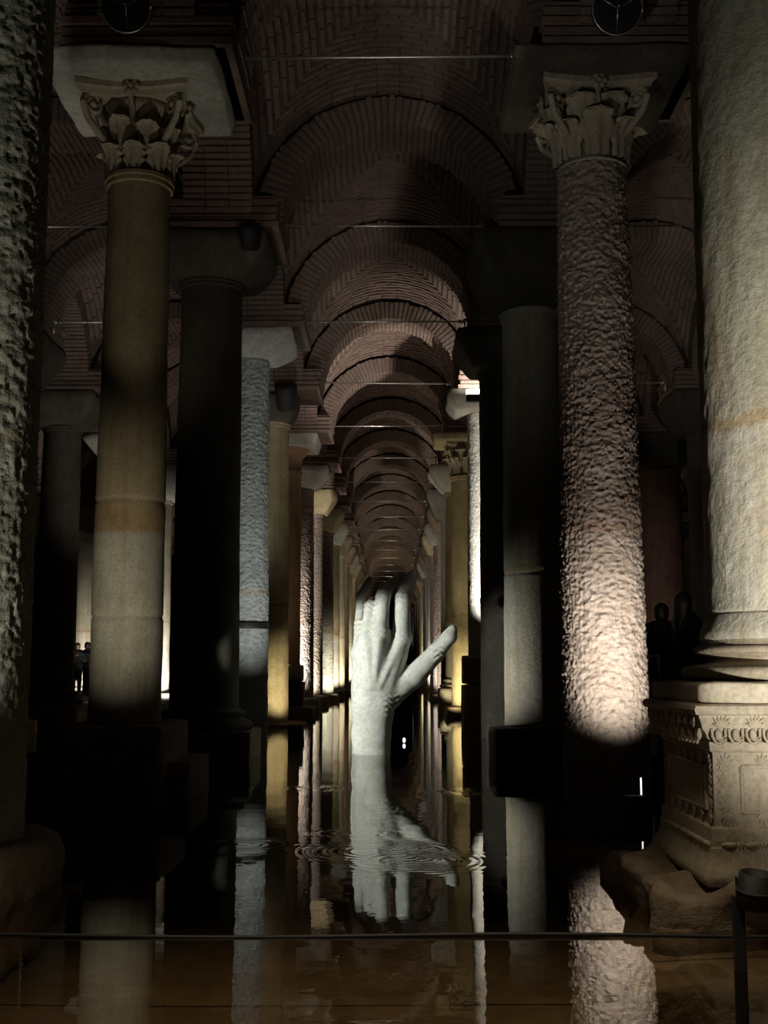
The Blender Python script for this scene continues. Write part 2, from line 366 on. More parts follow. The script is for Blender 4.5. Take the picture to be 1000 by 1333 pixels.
def arch_mesh(layers, seed):
    mb = arch_body(MB()); rr = random.Random(seed); ys = [-AD, -AD + .33, AD - .33, AD]
    for l in layers:
        for k in range(NV): mb.add(voussoir(k, NV, ys[l] + (.01 if l else 0), ys[l + 1] - .01, rr), VF, 1)
    return mb.mesh('arch', [M['mortar'], M['brick']], False)
def springer_courses(seed):
    rr = random.Random(seed); out = []
    z = 7.555
    while z < 8.0:
        h = .075 + rr.uniform(-.008, .012); out.append((z, min(h, 8.02 - z), .86 + rr.uniform(-.03, .03))); z += h + .032
    return out
springer_me = []
for sd in (1, 2, 3):
    mb = MB().box((0, 0, 7.77), (.80, .80, .215), mat=0)
    for z, h, hw in springer_courses(sd): mb.box((0, 0, z + h / 2), (hw, hw, h / 2), 0, 1)
    springer_me.append(mb.mesh('springer', [M['mortar'], M['brick']], False))
ARCH = [arch_mesh((0, 1, 2), s) for s in (1, 2)]; WEB = [web_mesh((0, 1, 2, 3), s) for s in (3, 4)]
ARCH_BACK = arch_mesh((1, 2), 5); WEB_NEAR = web_mesh((1, 2, 3), 3)

def ch(name, me, loc, rz=0, parent=ceiling, kind=None):
    return obj(name, me, parent, loc, rz, kind=kind)
aisles = {0: (-1, 23), -1: (-1, 13), -2: (2, 14), -3: (6, 14), 1: (-1, 8), 2: (3, 10)}
lines = set()
for i, (ja, jb) in aisles.items():
    xc = i * S
    for j in range(ja, jb + 1):
        near = (i == 0 and j == 0)
        wb = ch('vault_web', WEB_NEAR if near else WEB[(i + j) % 2], (xc, row(j) + S / 2, 0))
        if near:
            for b in web_bricks((0,), 9):
                c = b.mean(0); obj('brick', MB().add(b - c, BF), wb, c, mats=M['brick'], smooth=False)
        single = (i == 0 and j in (1, 2))
        ar = ch('transverse_arch', ARCH_BACK if single else ARCH[j % 2], (xc, row(j), ZS))
        if single:
            rr = random.Random(40 + j); v0 = voussoir(NV // 2, NV, -AD, -AD + .32, rr); c0 = v0.mean(0)
            for k in range(NV):
                v = voussoir(k, NV, -AD, -AD + .32, rr); c = v.mean(0)
                obj('brick', MB().add(v - c, VF), ar, c, mats=M['brick'], smooth=False)
        for sx in (-.5, .5):
            key = (round((i + sx) * 2), j)
            if key not in lines:
                lines.add(key)
                ch('longitudinal_arch', ARCH[(j + 1) % 2], ((i + sx) * S, row(j) + S / 2, ZS), PI / 2)
                if j == 0 and abs(i + sx) == .5:
                    sp = obj('springer', MB().box((0, 0, 7.77), (.80, .80, .215)), ceiling, ((i + sx) * S, row(j), 0), mats=M['mortar'], smooth=False)
                    for z, h, hw in springer_courses(20 + key[0]): obj('brick_course', MB().box((0, 0, 0), (hw, hw, h / 2)), sp, (0, 0, z + h / 2), mats=M['brick'], smooth=False)
                else: ch('springer', springer_me[(j + key[0]) % 3], ((i + sx) * S, row(j), 0))

# ------------------------------------------------------------------ columns
def shaft_mesh(name, r0, r1, z0, z1, mat, amp=0, mode='smooth', seed=1, joints=(), seg=None, flare=True, dz=None):
    """amp: depth of the tool marks; joints: heights where two drums meet"""
    if mode == 'smooth': seg = seg or 40; nz = 40
    else: seg = seg or int(2 * PI * r0 / min(.017, dz or .017)); nz = int((z1 - z0) / (dz or .018))
    zs = set(np.linspace(z0, z1, nz + 1).tolist())
    for jz in joints: zs |= {jz - .03, jz - .012, jz, jz + .012, jz + .03}
    if flare: zs |= {z1 - .16, z1 - .15, z1 - .11, z1 - .10, z1 - .05, z1 - .04, z0 + .06, z0 + .12}
    zs = np.array(sorted(zs)); th = np.linspace(0, 2 * PI, seg, endpoint=False)
    T, Z = np.meshgrid(th, zs); t = (Z - z0) / (z1 - z0)
    R = r0 + (r1 - r0) * t ** 1.25
    if flare:
        R = R + np.where(Z > z1 - .105, .028, 0) + np.where((Z > z1 - .045), .015, 0)
    for jz in joints: R = R - np.where(np.abs(Z - jz) < .014, .010, 0)
    P = np.stack([np.cos(T) * R, np.sin(T) * R, Z], -1).reshape(-1, 3)
    if mode == 'smooth': d = .006 * fbm(P * 2.0, 2, seed) + .003 * fbm(P * 9, 2, seed + 5)
    elif mode == 'hammer':
        q = P * np.array([29, 29, 44.0]); q[:, 2] += 1.3 * vnoise(P * 9, seed + 9)
        d = amp * (np.abs(vnoise(q, seed)) * 1.5 - .6 + .45 * vnoise(q * 1.9, seed + 3)) + .5 * amp * fbm(P * 3.5, 2, seed + 4)
    elif mode == 'gouge':
        q = P * np.array([23, 23, 25.0]); q[:, 2] += 1.5 * vnoise(P * 4, seed + 9)
        d = amp * (ridged(q, 2, seed) * .8 + .4 * fbm(P * 3, 2, seed + 4))
    else: d = amp * fbm(P * np.array([15, 15, 8.0]), 3, seed)
    R2 = R.reshape(-1) + d; P[:, 0] = np.cos(T).reshape(-1) * R2; P[:, 1] = np.sin(T).reshape(-1) * R2
    n = len(zs); I = (np.arange(n - 1)[:, None] * seg + np.arange(seg)[None]).reshape(-1); J = (np.arange(n - 1)[:, None] * seg + (np.arange(seg)[None] + 1) % seg).reshape(-1)
    F = np.stack([I, J, J + seg, I + seg], -1)
    me = bpy.data.meshes.new(name); me.vertices.add(len(P)); me.vertices.foreach_set('co', P.astype(np.float32).ravel())
    nf = len(F); me.loops.add(nf * 4 + 2 * seg); me.polygons.add(nf + 2)
    li = np.concatenate([F.ravel(), np.arange(seg)[::-1], (n - 1) * seg + np.arange(seg)])
    me.loops.foreach_set('vertex_index', li.astype(np.int32))
    ls = np.concatenate([np.arange(nf) * 4, [nf * 4, nf * 4 + seg]]); me.polygons.foreach_set('loop_start', ls.astype(np.int32))
    me.update(calc_edges=True); me.validate(); me.polygons.foreach_set('use_smooth', [True] * nf + [False] * 2); me.materials.append(mat)
    if mode == 'smooth': smooth_by_angle(me, 35)
    return me

def rock(hx, hy, z0, z1, taper=1.0, amp=.02, seed=0, n=9, rnd=.06, freq=3.0, skew=(0, 0)):
    """a hewn block: softened edges, uneven faces; taper = bottom half width / top half width"""
    V = []; idx = {}; F = []
    def vid(p):
        k = tuple(int(round(c * 1000)) for c in p)
        if k not in idx: idx[k] = len(V); V.append(p)
        return idx[k]
    g = np.linspace(-1, 1, n + 1)
    for ax in range(3):
        for sg in (-1, 1):
            for i in range(n):
                for j in range(n):
                    q = []
                    for a, b in ((g[i], g[j]), (g[i + 1], g[j]), (g[i + 1], g[j + 1]), (g[i], g[j + 1])):
                        p = [0, 0, 0]; p[ax] = sg; p[(ax + 1) % 3] = a; p[(ax + 2) % 3] = b; q.append(vid(p))
                    F.append(tuple(q if sg > 0 else q[::-1]))
    P = np.array(V, float); hz = (z1 - z0) / 2; H = np.array([hx, hy, hz])
    A = P * H; r = min(rnd, hx * .9, hy * .9, hz * .9); inner = np.clip(A, -(H - r), H - r); dl = A - inner; ln = np.linalg.norm(dl, axis=1, keepdims=True)
    A = inner + np.where(ln > 1e-9, dl / np.maximum(ln, 1e-9) * np.minimum(ln, r), 0)
    t = (A[:, 2] + hz) / (2 * hz); k = taper + (1 - taper) * np.clip(t * 1.35, 0, 1) ** .8
    A[:, 0] = A[:, 0] * k + skew[0] * (1 - t); A[:, 1] = A[:, 1] * k + skew[1] * (1 - t); A[:, 2] += (z0 + z1) / 2
    N = np.stack([fbm(A * freq + 7.1, 3, seed), fbm(A * freq + 3.3, 3, seed + 11), fbm(A * freq, 3, seed + 23)], -1)
    return MB().add(A + N * amp, F)

# ---- carved leaf capital
def leaf_mesh(h, wd, mat, lobes=4.5, out=.17):
    nv, nu = 16, 11; P = []
    for i in range(nv):
        v = i / (nv - 1); z = h * math.sin(v * 1.95) / 1.0; o = .03 + out * v ** 2.2
        wv_ = wd * (.62 + .38 * math.sin(PI * min(1, v * 1.05))) * (.74 + .26 * abs(math.cos(lobes * PI * v))) * (1 - .45 * max(0, v - .8) / .2)
        for j in range(nu):
            u = -1 + 2 * j / (nu - 1)
            P.append((o + .020 * math.cos(u * PI * 2.5) * (1 - .5 * v) - .05 * u * u, u * wv_, z - .03 * abs(u) * math.sin(PI * v)))
    P = np.array(P); B = P.copy(); B[:, 0] -= .03
    q = lambda i, j: i * nu + j; N = nv * nu; F = []
    for i in range(nv - 1):
        for j in range(nu - 1):
            F += [(q(i, j), q(i, j + 1), q(i + 1, j + 1), q(i + 1, j)), (N + q(i + 1, j), N + q(i + 1, j + 1), N + q(i, j + 1), N + q(i, j))]
    for i in range(nv - 1): F += [(q(i, 0), q(i + 1, 0), N + q(i + 1, 0), N + q(i, 0)), (q(i + 1, nu - 1), q(i, nu - 1), N + q(i, nu - 1), N + q(i + 1, nu - 1))]
    for j in range(nu - 1): F += [(q(nv - 1, j), q(nv - 1, j + 1), N + q(nv - 1, j + 1), N + q(nv - 1, j))]
    return MB().add(np.concatenate([P, B]), F).mesh('acanthus_leaf', mat)
def abacus_mesh(hw, z0, z1, mat, dip=.10):
    n = 14; V = []; ring = []
    for k in range(4):
        for i in range(n):
            t = -1 + 2 * i / n; d = hw - dip * (1 - t * t) ; x, y = t * hw * .96, -d
            for _ in range(k): x, y = -y, x
            ring.append((x, y))
    prof = [(.90, z0), (.93, z0 + .35 * (z1 - z0)), (.96, z0 + .42 * (z1 - z0)), (1.0, z0 + .5 * (z1 - z0)), (1.0, z1)]
    for s_, z in prof: V += [(x * s_, y * s_, z) for x, y in ring]
    m_ = len(ring); F = [(i * m_ + k, i * m_ + (k + 1) % m_, (i + 1) * m_ + (k + 1) % m_, (i + 1) * m_ + k) for i in range(len(prof) - 1) for k in range(m_)]
    F += [tuple(reversed(range(m_))), tuple((len(prof) - 1) * m_ + k for k in range(m_))]
    return smooth_by_angle(MB().add(V, F).mesh('abacus', mat), 40)
def volute_mesh(mat):
    pts, rad = [], []
    for i in range(44):
        a = i / 43 * 4.2 * PI; r = .115 * (1 - i / 50); pts.append((r * math.cos(a), 0, r * math.sin(a))); rad.append(.032 * (1 - .45 * i / 43))
    mb = MB().tube(pts, rad, 8); mb.tube([(.115, 0, 0), (.05, 0, -.16), (-.10, 0, -.30), (-.20, 0, -.38)], [.032, .035, .04, .03], 8)
    mb.ball((0, 0, 0), (.04, .05, .04), 10, 6); return mb.mesh('volute', mat)
def fleuron_mesh(mat):
    mb = MB()
    for k in range(6):
        a = k * PI / 3; mb.ball((.055 * math.cos(a), -.02, .055 * math.sin(a)), (.040, .028, .040), 8, 5)
    mb.ball((0, -.045, 0), (.028, .03, .028), 8, 5); mb.tube([(0, .0, -.07), (0, .04, -.2), (0, .10, -.34)], [.04, .035, .03], 8)
    return mb.mesh('fleuron', mat)
_cap = {}
def corinthian(parent, z0, z1, r, mat, style='fine', detail=True, seed=0):
    H = z1 - z0; k = H / .9
    key = (mat.name, style)
    if key not in _cap:
        nl = 8
        _cap[key] = (leaf_mesh(.29, .15, mat, 4.5, .13) if style == 'fine' else leaf_mesh(.46, .20, mat, 2.5, .22), volute_mesh(mat), fleuron_mesh(mat), abacus_mesh(.60, .77, .90, mat))
    lf, vo, fl, ab = _cap[key]
    bell = MB().lathe([(r * .98, 0), (r * 1.02, .02), (r * .92, .05), (r * .92, .3), (r * .98, .55), (r * 1.15, .70), (r * 1.30, .78)], 32)
    cp = obj('capital', bell, parent, (0, 0, z0), mats=mat); cp.scale = (1, 1, k)
    obj('abacus', ab, cp)
    rows = ((.02, 0, 1.0), (.22, PI / 8, 1.12)) if style == 'fine' else ((.06, 0, .95), (.24, PI / 8, 1.0))
    for zb, a0, s_ in rows:
        for q in range(8):
            a = a0 + q * PI / 4; o = obj('acanthus_leaf', lf, cp, (r * 1.0 * math.cos(a), r * 1.0 * math.sin(a), zb), a); o.scale = (s_ * (.9 + .2 * random.random()),) * 3
    for q in range(4):
        a = PI / 4 + q * PI / 2; obj('volute', vo, cp, (.60 * math.cos(a), .60 * math.sin(a), .68), a)
        a2 = q * PI / 2; obj('fleuron', fl, cp, (.51 * math.sin(a2), -.51 * math.cos(a2), .83), a2)
    return cp

def attic_prof(r, h):
    P = [(r * 1.40, 0)]
    for i in range(9): a = -PI / 2 + PI * i / 8; P.append((r * 1.34 + .16 * h * 1.1 * math.cos(a), h * (.19 + .19 * math.sin(a))))
    P += [(r * 1.30, h * .40), (r * 1.30, h * .44)]
    for i in range(7): a = PI / 2 - PI * i / 6; P.append((r * 1.26 - .10 * h * math.cos(a) - .02, h * (.56 - .11 * math.sin(a))))
    P += [(r * 1.22, h * .68), (r * 1.22, h * .70)]
    for i in range(7): a = -PI / 2 + PI * i / 6; P.append((r * 1.16 + .09 * h * math.cos(a), h * (.80 + .10 * math.sin(a))))
    P += [(r * 1.08, h * .92), (r * 1.02, h)]
    return P

SIDE_X = {'L': -S / 2, 'R': S / 2, 'LL': -1.5 * S, 'RR': 1.5 * S, 'LLL': -2.5 * S, 'RRR': 2.5 * S, 'LLLL': -3.5 * S}
def column(side, j, label, mat='yellow', r=(.45, .40), z=(0.0, 6.5), cap='block', capmat='pale', base='plain', mode='smooth', amp=0, dx=0, dy=0, joints=(), group=None, capw=.90, seed=None, name='stone_column', dz=None, captop=7.35, slabmat=None, taper=.56):
    seed = seed if seed is not None else (len(side) * 31 + j * 7 + ord(side[0])) % 97
    t = thing(name, label, 'column', (SIDE_X[side] + dx, row(j) + dy, 0), 0, group); t['kind'] = 'thing'
    obj('shaft', shaft_mesh('shaft', r[0], r[1], z[0], z[1], M[mat], amp, mode, seed, joints, dz=dz, flare=(mode == 'smooth'), seg=(40 if mode == 'smooth' and j < 6 else (24 if mode == 'smooth' else None))), t)
    if cap == 'block':
        obj('impost_block', rock(capw, capw - .02, z[1], 7.555, taper, .022, seed, 9, .05, 2.4), t, mats=M[capmat])
    elif cap in ('fine', 'worn'):
        corinthian(t, z[1], captop, r[1] * 1.02, M[capmat], cap)
        obj('impost_block', rock(.92, .90, captop, 7.555, .93, .018, seed, 10, .05, 2.6), t, mats=M[slabmat or capmat])
    elif cap == 'bell':
        obj('capital', MB().lathe([(r[1] * 1.1, z[1]), (r[1] * 1.12, z[1] + .05), (r[1] * 1.02, z[1] + .08), (r[1] * 1.10, z[1] + .4), (r[1] * 1.6, z[1] + .62), (r[1] * 1.75, z[1] + .66)], 32), t, mats=M['red'])
        obj('impost_block', rock(.88, .86, z[1] + .66, 7.555, .9, .018, seed, 9, .04, 2.6), t, mats=M[capmat])
    if base == 'block':
        obj('base_block', rock(r[0] * 1.45, r[0] * 1.55, -.36, z[0], 1.0, .02, seed + 3, 9, .05, 2.2), t, mats=M['slab' if mat in ('dark', 'olive') else capmat])
    elif base == 'attic':
        h = .30; obj('moulded_base', MB().lathe([(a, z[0] - h + b) for a, b in attic_prof(r[0], h)], 40), t, mats=M[mat])
        obj('plinth', rock(r[0] * 1.55, r[0] * 1.55, -.36, z[0] - h, 1.0, .015, seed + 3, 9, .05, 2.2), t, mats=M['slab' if mat == 'dark' else mat])
    return t

# nave, left row
L0 = column('L', -1, 'deeply gouged grey-green column on rock slab, cut off by left picture edge', 'green', (.43, .42), (.22, 6.5), mode='gouge', amp=.012, base=None, dz=.014, seed=5, dx=-.13)
obj('base_slab', rock(.56, .60, -.36, .27, 1.0, .06, 8, 20, .10, 3.0), L0, (.02, -.1, 0), mats=M['slab'])
L1 = column('L', 0, 'smooth olive column with carved leaf capital, brown stain band and square base block', 'olive', (.365, .325), (.74, 6.46), 'fine', 'carved', None, joints=(1.80, 2.98), dx=-.21, seed=3, captop=7.36, slabmat='pale')
obj('base_block', rock(.50, .76, -.36, .74, 1.0, .012, 4, 10, .04, 2.2), L1, (.0, .12, 0), mats=M['slab'])
obj('base_block', rock(.30, .70, -.36, .36, 1.0, .012, 14, 8, .03, 2.2), L1, (.40, .45, 0), mats=M['slab'])
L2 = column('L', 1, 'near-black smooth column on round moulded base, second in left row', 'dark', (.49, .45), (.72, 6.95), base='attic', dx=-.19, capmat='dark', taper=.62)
L3 = column('L', 2, 'pale grey pitted column with black gap between its drums', 'grey', (.455, .41), (.0, 7.08), mode='hammer', amp=.014, dx=-.25, taper=.5, dz=.022, seed=12)
obj('gap_shade_ring', MB().lathe([(.40, 1.99), (.472, 1.995), (.476, 2.03), (.472, 2.09), (.468, 2.12), (.40, 2.125)], 40), L3, mats=M['cable'])  # black ring stands in for the shade inside the gap between drums
L4 = column('L', 3, 'yellow-lit smooth column on low ledge, third behind the leaf-capital column', 'yellow', (.46, .41), (.0, 6.9), dx=-.30, capmat='dark', taper=.7, capw=.62)
obj('base_ledge', rock(.85, .8, -.36, .06, 1.0, .015, 4, 8, .03, 2.2), L4, mats=M['slab'])
L5 = column('L', 4, 'slim brown column with reddish bell capital on white block pedestal', 'red', (.40, .37), (1.35, 6.55), 'bell', 'pale', None, dx=-.36)
obj('pedestal_block', rock(.48, .48, .90, 1.35, 1.0, .012, 4, 8, .03, 2.2), L5, mats=M['pale'])
obj('base_block', rock(.50, .50, .25, .90, 1.0, .012, 5, 8, .03, 2.2), L5, mats=M['rustiron'])
obj('base_slab', rock(.8, .8, -.36, .25, 1.0, .012, 6, 8, .03, 2.2), L5, mats=M['slab'])
column('L', 5, 'bright white-lit hammered column under pale flared block, left of the hand', 'rough', (.44, .40), (.35, 6.85), mode='hammer', amp=.012, dx=-.36, capmat='pale', base='block', taper=.5, dz=.035, seed=21)
column('L', 6, 'column of two drums with dark gap, just right of the bright hammered one', 'rough', (.44, .40), (.3, 6.7), joints=(2.5,), dx=-.36, capmat='yellow', base='block', seed=4)
# nave, right row
R1 = column('R', 0, 'brightly lit hammered column with worn leaf capital, standing straight in the water', 'rough', (.435, .365), (-.36, 6.55), 'worn', 'carved', None, mode='hammer', amp=.016, dx=-.25, dz=.0125, seed=31, captop=7.4, slabmat='dark')
R2 = column('R', 1, 'dim grey smooth column with rusty ring on dark base block, left of the hammered one', 'cream', (.46, .42), (.46, 6.5), base='block', dx=-.33, capmat='dark', joints=(2.62,), taper=.55, seed=7)
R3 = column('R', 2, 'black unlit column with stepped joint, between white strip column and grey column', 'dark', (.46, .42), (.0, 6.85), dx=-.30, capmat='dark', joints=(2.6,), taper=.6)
R4 = column('R', 3, 'glaring white-lit rough column seen as a narrow strip, right of yellow column', 'pale', (.46, .43), (1.55, 7.12), 'block', 'dark', None, mode='hammer', amp=.006, dx=-.20, dz=.03, seed=9, taper=.75)
obj('pedestal_block', rock(.60, .60, .92, 1.55, 1.0, .012, 4, 8, .03, 2.2), R4, mats=M['red'])
obj('base_block', rock(.60, .60, -.36, .90, 1.0, .012, 5, 8, .03, 2.2), R4, mats=M['red'])
R5 = column('R', 4, 'yellow-lit smooth column with broken leaf capital, behind the thumb of the hand', 'yellow', (.46, .43), (.26, 6.45), 'worn', 'carved', None, dx=-.33, slabmat='yellow')
obj('base_slab', rock(.62, .8, -.36, .26, 1.0, .02, 6, 9, .05, 2.2), R5, mats=M['slab'])
R6 = column('R', 5, 'dull olive column with pale block capital and round base, beside the thumb', 'olive', (.42, .38), (.95, 6.75), base='attic', dx=-.30, capmat='pale', taper=.5)
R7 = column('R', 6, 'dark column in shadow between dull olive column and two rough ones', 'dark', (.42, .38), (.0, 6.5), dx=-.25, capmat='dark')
ORD = ['first', 'second', 'third', 'fourth', 'fifth', 'sixth', 'seventh', 'eighth', 'ninth', 'tenth', 'eleventh', 'twelfth', 'thirteenth', 'fourteenth', 'fifteenth', 'sixteenth', 'seventeenth', 'eighteenth', 'nineteenth', 'twentieth', 'twenty-first', 'twenty-second', 'twenty-third', 'twenty-fourth']
kinds = ['yellow', 'rough', 'olive', 'cream', 'red', 'grey']
for j in range(7, 24):
    for sd in ('L', 'R'):
        far = j > 13
        mt = kinds[(j * (1 if sd == 'L' else 2) + (0 if sd == 'L' else 1)) % 6]
        if sd == 'R' and j in (7, 8): mt = 'rough'
        word = {'yellow': 'yellowish', 'rough': 'rough brownish', 'olive': 'olive', 'cream': 'cream', 'red': 'reddish', 'grey': 'grey'}[mt]
        lab = (('small dim column deep at the far end of the nave, %s row' % ('left' if sd == 'L' else 'right')) if far else
               '%s column, %s of the %s nave row counted from the near one' % (word, ORD[j + 1], 'left' if sd == 'L' else 'right'))
        column(sd, j, lab, mt, (.44, .40), (.25, 6.6), 'block', ('pale' if (sd, j) in (('L', 8), ('R', 8), ('L', 11), ('R', 12)) else ('yellow' if (sd, j) in (('R', 9), ('L', 7)) else 'slab')), 'block', capw=.80, mode='hammer' if (sd == 'R' and j in (7, 8)) else 'smooth', amp=.02, dz=.05,  # light and shade of far capitals set by colour: few pale, rest dark
               dx=(-.22 if sd == 'L' else -.16) * max(0, 1 - (j - 7) / 8), group=('far columns at the end of the %s row' % ('left' if sd == 'L' else 'right')) if far else None)
# side aisles
column('LL', 2, 'dark column in the left aisle, cut by the left picture edge', 'dark', (.46, .42), (.3, 6.6), capmat='dark', base='block')
column('LL', 3, 'black silhouette column between the gouged column and the olive one', 'dark', (.46, .43), (.78, 6.8), capmat='dark', base='attic', dx=-.28)
column('LL', 4, 'left-aisle column mostly hidden behind the olive column, pale flared capital showing', 'dark', (.42, .38), (.3, 6.8), capmat='pale', base='block', taper=.45)
column('LL', 5, 'white-lit left-aisle column, thin bright strip right of the olive column', 'cream', (.44, .40), (.5, 6.5), capmat='pale', base='block', dx=.04)
column('LLL', 7, 'cream-lit column far in the left aisles, beside two silhouetted visitors', 'cream', (.44, .40), (.5, 6.5), capmat='pale', base='block', dx=.05)
column('LLLL', 11, 'far cream column with pale capital behind the cream-lit aisle column', 'cream', (.44, .40), (.5, 6.5), capmat='pale', base='block', dx=.25)
column('RR', 3, 'dim right-aisle column edge left of the carved pedestal column', 'dark', (.46, .42), (.3, 6.6), capmat='dark', base='block')
column('RR', 4, 'dim reddish right-aisle column behind the two standing visitors', 'wall', (.60, .56), (.3, 6.6), capmat='dark', base='block', mode='smooth', dx=.05)
column('RRR', 8, 'dark column far in the right aisle behind the reddish one', 'dark', (.44, .40), (.3, 6.6), capmat='dark', base='block')

# ---- column on the carved pedestal (right foreground)
PX, PY = 2.33, 6.75
R0 = thing('stone_column', 'large cream column on carved marble pedestal with egg moulding, right foreground', 'column', (PX, PY, 0)); R0['kind'] = 'thing'
obj('shaft', shaft_mesh('shaft', .505, .47, 1.60, 6.6, M['cream'], .0035, 'chisel', 6, (), dz=.02, flare=False), R0)
obj('impost_block', rock(.9, .88, 6.6, 7.555, .6, .02, 4, 9, .05, 2.4), R0, mats=M['pale'])
foot = MB().lathe([(.53, 1.445), (.55, 1.455), (.545, 1.50), (.52, 1.56), (.512, 1.585), (.503, 1.60)], 64)
obj('shaft_foot', foot, R0, mats=M['cream'])
def tor(r, z, h, k): return [(r + k * math.cos(a), z + h * math.sin(a)) for a in np.linspace(-PI / 2, PI / 2, 9)]
bp_ = [(.55, 1.23)] + tor(.61, 1.268, .038, .05) + [(.575, 1.31), (.56, 1.318)] + [(.535 - .02 * math.sin(a), 1.318 + .04 * (a / PI)) for a in np.linspace(0, PI, 6)] + [(.55, 1.362), (.55, 1.368)] + tor(.55, 1.393, .025, .034) + [(.55, 1.425), (.545, 1.43), (.54, 1.447)]
P_ = MB().lathe(bp_, 64); pm = P_.mesh('moulded_base', M['carved']); smooth_by_angle(pm, 50); obj('moulded_base', pm, R0)
obj('plinth', rock(.70, .70, 1.112, 1.228, 1.0, .010, 3, 14, .03, 3.5), R0, mats=M['carved'])
ped = MB().square([(.66, .42), (.66, .43), (.655, .48), (.645, .485), (.635, .49), (.635, .86), (.65, .87), (.655, .915), (.645, .92), (.665, .935), (.675, .96), (.695, .985), (.71, 1.035), (.715, 1.04), (.715, 1.052), (.735, 1.06), (.742, 1.08), (.735, 1.10), (.72, 1.106), (.70, 1.112)], n=16)
pdm = ped.mesh('pedestal', M['carved']); smooth_by_angle(pdm, 30); pd = obj('pedestal', pdm, R0)
bm_ = MB().square([(.695, .20), (.715, .225), (.715, .255), (.70, .285), (.68, .32), (.67, .36), (.668, .385), (.66, .39), (.66, .42)], n=16).mesh('base_moulding', M['carved']); smooth_by_angle(bm_, 40)
obj('base_moulding', bm_, R0)
obj('base_slab', rock(.96, .80, -.36, .21, .88, .055, 31, 26, .07, 4.2), R0, (.0, .05, 0), mats=M['slab'])
obj('footing_step', rock(1.25, 1.15, -.44, -.10, 1.0, .04, 33, 12, .08, 2.0), R0, (.1, -.05, 0), mats=M['slab'])
egg = MB().ball((0, 0, 0), (.020, .018, .032), 10, 6).mesh('egg', M['carved'])
cup = MB().tube([(-.034, 0, .030), (-.034, -.004, -.008), (-.018, -.006, -.038), (0, -.007, -.046), (.018, -.006, -.038), (.034, -.004, -.008), (.034, 0, .030)], .008, 6).mesh('egg_cup', M['carved'])
bead = MB().ball((0, 0, 0), (.040, .016, .014), 10, 6).mesh('bead', M['carved'])
reel = MB().ball((-.008, 0, 0), (.006, .014, .016), 8, 5).ball((.010, 0, 0), (.006, .014, .016), 8, 5).mesh('reel', M['carved'])
def petal(mb, c, ang, l, wd, th=.014):
    dx_, dz_ = math.sin(ang), math.cos(ang); V = []
    for t, k in ((0, .35), (.3, 1), (.65, .8), (1, .12)):
        for s_ in (-1, 0, 1): V.append((c[0] + dx_ * l * t + dz_ * wd * k * s_, c[1] - (th if s_ == 0 else .003), c[2] + dz_ * l * t - dx_ * wd * k * s_))
    F = []
    for i in range(3):
        for s_ in range(2): a = i * 3 + s_; F.append((a, a + 1, a + 4, a + 3))
    mb.add(V, F)
pal = MB()
for a in (-1.1, -.72, -.36, 0, .36, .72, 1.1): petal(pal, (0, 0, -.03), a, .068 if abs(a) < 1 else .05, .0085)
palmette = pal.mesh('palmette', M['carved'])
lt = MB()
for a in (-.95, -.45, .0, .45, .95): petal(lt, (0, 0, -.045), a, .085 - .02 * abs(a), .013, .018)
petal(lt, (-.035, 0, -.045), 2.2, .03, .012); petal(lt, (.035, 0, -.045), -2.2, .03, .012)
lleaf = lt.mesh('leaf_ornament', M['carved'])
for face in range(2):
    rz = 0 if face == 0 else -PI / 2
    def put(nm, me, u, d, z, sc=1, rot=0):
        x, y = u, -d
        if face: x, y = -d, -u
        o = obj(nm, me, pd, (x, y, z), rz); o.scale = (sc,) * 3; o.rotation_euler = (0, rot, rz)
    for k in range(15):
        u = -.615 + k * .088
        put('egg', egg, u, .700, .955); put('egg_cup', cup, u, .702, .955)
    for k in range(8): put('palmette', palmette, -.60 + k * .17, .716, 1.02)
    for k in range(11): put('bead', bead, -.575 + k * .115, .668, .403); put('reel', reel, -.518 + k * .115, .668, .403)
    for k in range(7): put('leaf_ornament', lleaf, -.57 + k * .19, .638, .832, .75); put('leaf_ornament', lleaf, -.57 + k * .19, .638, .525, .75, PI)
    for k in range(4):
        for sgn in (-1, 1): put('leaf_ornament', lleaf, sgn * .575, .638, .60 + k * .062, .62, sgn * PI / 2 * -1)
pnl = MB(); 
for face in range(2):
    V = []
    for (u, z_) in ((-.49, .56), (.49, .56), (.49, .79), (-.49, .79)):
        V.append((u, -.637, z_) if face == 0 else (-.637, -u, z_))
    for k in range(4):
        a, b = V[k], V[(k + 1) % 4]; pnl.tube([a, b], .012, 6)
obj('panel_frame', pnl, pd, mats=M['carved'])
for ch_ in R0.children:
    if ch_.name.split('.')[0] in ('plinth', 'pedestal', 'base_moulding'): ch_.scale = (1, .84, 1); ch_.location.y -= .11
    elif ch_.name.split('.')[0] in ('shaft', 'shaft_foot', 'moulded_base'): ch_.location.y -= .09; ch_.location.x += .03


